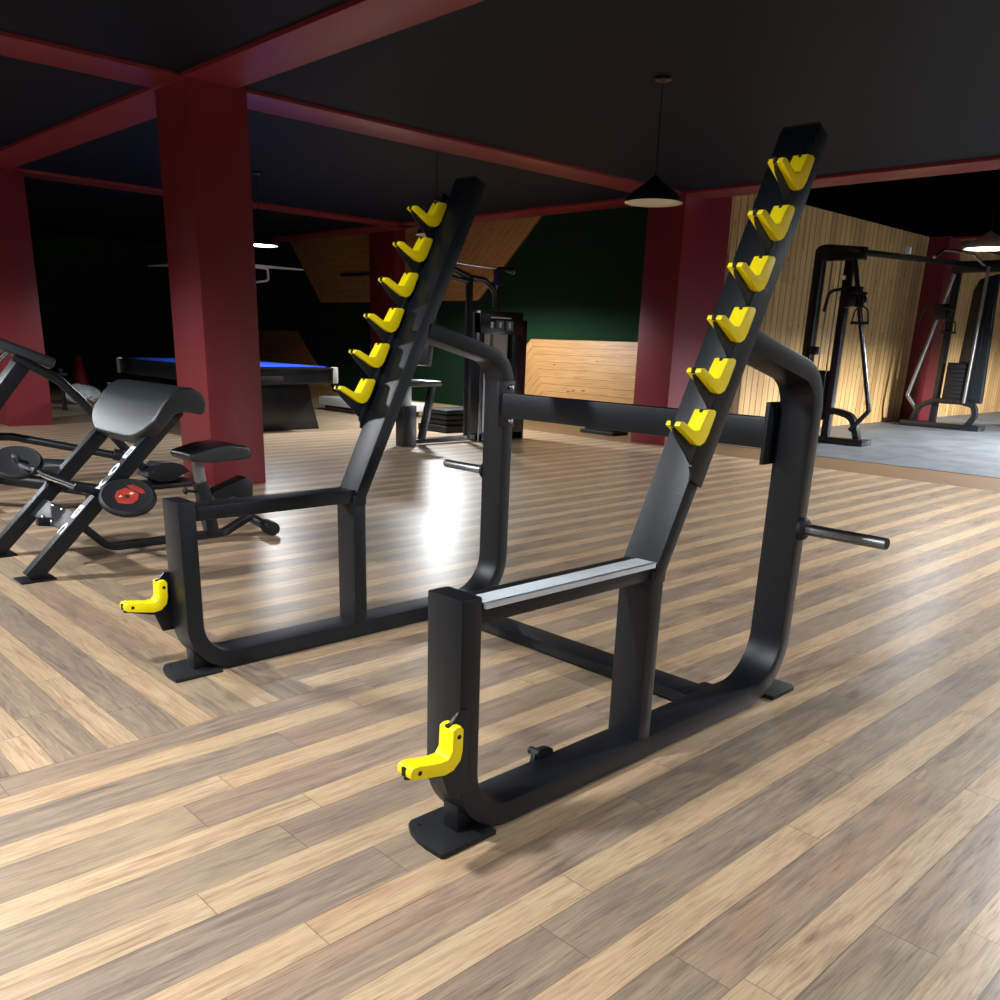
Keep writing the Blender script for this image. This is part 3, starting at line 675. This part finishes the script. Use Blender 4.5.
def trolley(xc, yc, zc):
    b = nb(); box(b, xc-.10, xc+.10, yc-.09, yc+.09, zc-.14, zc+.12); lathe(b, [(.09, -.03), (.09, .03)], (xc+.12, yc-.02, zc-.06), (0, 1, 0), 18); tr = link('pulley_carriage', b, BLK2, cx, .012)
    b = nb(); tube(b, [(xc-.04, yc-.1, zc+.09), (xc-.28, yc-.1, zc+.06), (xc-.32, yc-.1, zc-.20)], .022, .1, 10); tube(b, [(xc+.04, yc-.1, zc+.05), (xc+.24, yc-.1, zc+.02)], .02); link('grip', b, RUB, tr)
    b = nb(); h = (xc+.20, yc-.1, zc-.08); w = .11
    tube(b, [(h[0]-w, h[1], h[2]-.26), (h[0]-w*.8, h[1], h[2]-.10), (h[0], h[1], h[2]-.04), (h[0]+w*.8, h[1], h[2]-.10), (h[0]+w, h[1], h[2]-.26)], .011, .06, 8)
    tube(b, [(h[0]-w*1.1, h[1], h[2]-.26), (h[0]+w*1.1, h[1], h[2]-.26)], .019, 0, 10); tube(b, [(h[0], h[1], h[2]-.04), (h[0], h[1], h[2]+.08)], .008, 0, 6); link('stirrup_handle', b, RUB, tr)
trolley(-4.28, y1_, 1.92)
b = nb(); box(b, -4.44, -4.37, y1_-.10, y1_-.08, 2.12, 2.17); link('sticker', b, PRINT, cx, 0, 'small white sticker')
b = nb(); tube(b, [(-4.22, y1_, 2.45), (-4.55, y2_, 2.66)], .055, 0, 4); tb = link('top_beam', b, BLK2, cx, .006)
b = nb(); box(b, -4.29, -4.23, 12.04, 12.09, 2.56, 2.64); link('sticker', b, PRINT, tb, 0, 'small white sticker')
b = nb(); tube(b, [(-4.1, 12.6, 2.55), (-4.1, 12.9, 2.68), (-4.1, 14.0, 2.72), (-4.1, 14.6, 2.60)], .022, .3, 10); link('pull_up_bar', b, CHR, cx)
xx0 = -4.62
b = nb(); tube(b, [(xx0, y2_, .05), (xx0, y2_, 2.62)], .07, 0, 4); link('inner_post', b, BLK2, cx, .008)
b = nb(); box(b, -4.72, -3.75, y2_-.08, y2_+.08, 2.52, 2.70); link('tower_head', b, BLK2, cx, .012)
b = nb(); tube(b, [(-4.12, y2_-.12, 2.6), (-4.12, y2_-.12, .45)], .028, 0, 12); link('guide_rod', b, STEEL, cx)
b = nb(); prism(b, [(-4.38, .45), (-4.34, 2.25), (-4.27, 2.42), (-4.0, 2.5), (-3.90, .45)], 'y', y2_, y2_+.14); link('stack_cover', b, BLK2, cx, .02)
b = nb(); box(b, -4.50, -4.16, y2_-.10, y2_+.10, .42, 1.10); ws = link('weight_stack', b, BLK2, cx, .01)
b = nb()
for k in range(9): box(b, -4.47, -4.19, y2_-.112, y2_-.10, .46+k*.068, .515+k*.068)
link('stack_plates', b, RUB, ws, .003)
b = nb(); tube(b, [(-4.66, y2_-.05, 2.5), (-5.10, y2_-.05, .52), (-4.88, y2_-.05, .26)], .032, .05, 12); link('brace', b, STEEL, cx)
b = nb(); bandprism(b, [(-4.95, .08), (-4.85, .36), (-4.60, .47), (-4.2, .47), (-3.96, .42), (-3.92, .25), (-4.02, .08)], .085, .10, y2_-.12, y2_-.02, 'y'); link('base_arch', b, BLK2, cx, .01)
b = nb(); box(b, -5.12, -3.80, y2_-.16, y2_+.16, .0, .10); link('base', b, BLK2, cx, .012)
trolley(-4.78, y2_, 1.92)
# machines at the right edge
mr = thing('shrouded_weight_machine', (-3.2, 16.5, 0), 'tall dark machine with a sloping cover at the right edge behind the crossover', 'weight machine')
b = nb(); prism(b, [(-3.95, 0), (-3.9, 1.7), (-3.75, 2.0), (-2.6, 2.0), (-2.6, 0)], 'y', 16.6, 17.2); link('cover', b, BLK2, mr, .02)
b = nb(); prism(b, [(-3.70, .0), (-3.15, 1.25), (-2.9, 1.25), (-2.9, 0)], 'y', 16.2, 16.5); link('side_panel', b, BLUEP, mr, .02)
b = nb(); tube(b, [(-4.3, 16.9, 2.42), (-3.0, 16.9, 2.42)], .03); tube(b, [(-4.3, 16.9, 2.2), (-3.0, 16.9, 2.2)], .03); tube(b, [(-3.4, 16.9, 1.9), (-3.4, 16.9, 2.45)], .03); link('top_rail', b, BLK2, mr)

# ------------------------------------------------------------------ small things far left
b = nb(); lathe(b, [(.02, .66), (.05, .60), (.16, .04)], (-17.6, 5.25, 0), seg=20); box(b, -17.80, -17.40, 5.05, 5.45, 0, .04)
tag(link('traffic_cone', b, RED2, None, 0, org=(-17.6, 5.25, 0)), 'small red cone on the floor by the far dark wall', 'cone')
b = nb(); box(b, -17.9, -17.2, 5.6, 7.6, 0, .16); tag(link('bench_step', b, BLK2, None, .02, org=(-17.5, 6.6, 0)), 'low black step along the dark wall right of the red cone', 'step')
b = nb(); sph(b, (-13.9, 3.95, .15), .24, (1.5, 1.2, .6), 3)
for v in b.verts: v.co += Vector((random.uniform(-1, 1), random.uniform(-1, 1), random.uniform(-1, 1)))*.03
for v in b.verts: v.co.z = max(v.co.z, .0)
tag(link('crumpled_wrap', b, BAG, None, 0, org=(-13.9, 3.95, 0)), 'crumpled clear wrapping on the floor beside the far red pillar', 'wrapping')
b = nb(); tube(b, [(-12.8, 3.33, .0), (-12.8, 3.33, .6)], .03); sph(b, (-12.8, 3.33, .52), .10, (1, 1, .4)); tag(link('floor_stand', b, RUB, None, 0, org=(-12.8, 3.33, 0)), 'small dark stand half hidden beside the far red pillar', 'stand')
# pale hanging frame behind the near pillar
hf = thing('hanging_frame', (-11.6, 5.6, 2.16), 'pale fixture with tapered arms hanging behind the near red pillar', 'ceiling fixture')
b = nb(); prism(b, [(-13.51, 5.08), (-11.7, 5.25), (-11.8, 5.75)], 'z', 2.16, 2.185); link('tapered_arm', b, WHT, hf, .003)
b = nb(); prism(b, [(-11.49, 6.72), (-11.85, 5.6), (-11.35, 5.5)], 'z', 2.16, 2.185); link('tapered_arm', b, WHT, hf, .003)
b = nb(); lathe(b, [(.30, 0), (.30, .03), (.10, .05), (.02, .06), (.02, ZC-2.17)], (-11.65, 5.55, 2.17), seg=20); link('hub', b, WHT, hf)
b = nb(); tube(b, [(-11.55, 5.9, 2.16), (-11.6, 6.15, 2.15), (-11.6, 6.15, 1.98), (-11.75, 5.75, 1.90)], .018, .04, 8); link('bracket', b, WHT, hf)

# ------------------------------------------------------------------ pendant lamps
def pendant(x, y, zr, lit, shade, label, power=0, R_=.205, zc=ZC):
    t = thing('pendant_lamp', (x, y, zr), label, 'lamp', 'pendant lamps')
    prof = [(R_, 0), (R_*.985, .012), (R_*.90, .045), (R_*.68, .080), (R_*.40, .120), (R_*.16, .155), (.012, .175), (.0, .178)]
    inn = [(0, .15), (R_*.14, .145), (R_*.36, .112), (R_*.64, .072), (R_*.86, .038), (R_*.955, .006), (R_, 0)]
    b = nb(); lathe(b, prof, (x, y, zr), seg=40, cap=False); link('shade', b, shade, t)
    b = nb(); lathe(b, inn, (x, y, zr), seg=40, cap=False); link('shade_lining', b, INNER, t)
    b = nb(); lathe(b, [(R_*.90, .010), (0, .010)], (x, y, zr), seg=32, cap=False); link('diffuser', b, GLOW if lit else INNER, t)
    b = nb(); tube(b, [(x, y, zr+.17), (x, y, zc)], .004, 0, 6); link('cord', b, SHADE_D, t)
    b = nb(); lathe(b, [(.055, 0), (.055, -.02), (.02, -.035), (0, -.035)], (x, y, zc), seg=24, cap=False); link('ceiling_cup', b, SHADE_D, t)
    if lit:
        l = bpy.data.lights.new('pendant_bulb', 'SPOT'); l.energy = power; l.color = (.93, .97, 1.0)
        l.spot_size = math.radians(164); l.spot_blend = .3; l.shadow_soft_size = .12
        o = bpy.data.objects.new('pendant_bulb', l); o.location = (0, 0, -.02); o.parent = t; COL.objects.link(o)
    return t
P0 = 400
pendant(-2.739, 4.163, 2.17, False, SHADE_D, 'unlit dark pendant lamp hanging before the red pillar right of centre')
pendant(-5.75, 4.68, 2.17, False, SHADE_D, 'unlit dark pendant lamp behind the top of the left hook ladder')
pendant(-2.18, 9.1, 2.27, True, SHADE_W, 'lit pale pendant lamp at the right edge above the rubber floor', P0*.12, .23, ZC2)
pendant(-8.30, 6.80, 2.17, True, SHADE_D, 'lit pendant lamp near the green wall, hidden behind the middle of the left hook ladder', P0*1.1)
pendant(-8.50, 4.30, 2.17, True, SHADE_D, 'lit pendant lamp half hidden behind the near red pillar', P0*.3)
for (x, y, k, lab) in ((-.4, 12.9, 8.0, 'over the rubber floor'), (-1.2, 18.5, 4.5, 'far over the rubber floor'), (1.8, -3.4, .55, 'behind the camera'),  # unseen pendants added as fill for the floor, rack, pillars and slat wall
        (-.7, -1.2, .62, 'over the crosswise planks'), (3.0, 2.2, .4, 'over the floor right of the rack'), (-4.6, -1.6, 1.2, 'over the floor left of the benches'), (.8, 6.0, 1.7, 'over the floor between rack and strip'), (-9.5, -1.0, .8, 'in front of the far red pillar')):
    pendant(x, y, 2.40, True, SHADE_D, 'unseen pendant fill lamp added '+lab+', outside the frame', P0*k, .205, ZC if y < 8.5 else ZC2)

# dim ambient
w = bpy.data.worlds.new('world'); SC.world = w; w.use_nodes = True
w.node_tree.nodes['Background'].inputs[0].default_value = (.6, .7, .85, 1); w.node_tree.nodes['Background'].inputs[1].default_value = .05
SC.view_settings.view_transform = 'Standard'; SC.view_settings.look = 'None'; SC.view_settings.gamma = 1
SC.view_settings.use_curve_mapping = False; SC.view_settings.exposure = .65
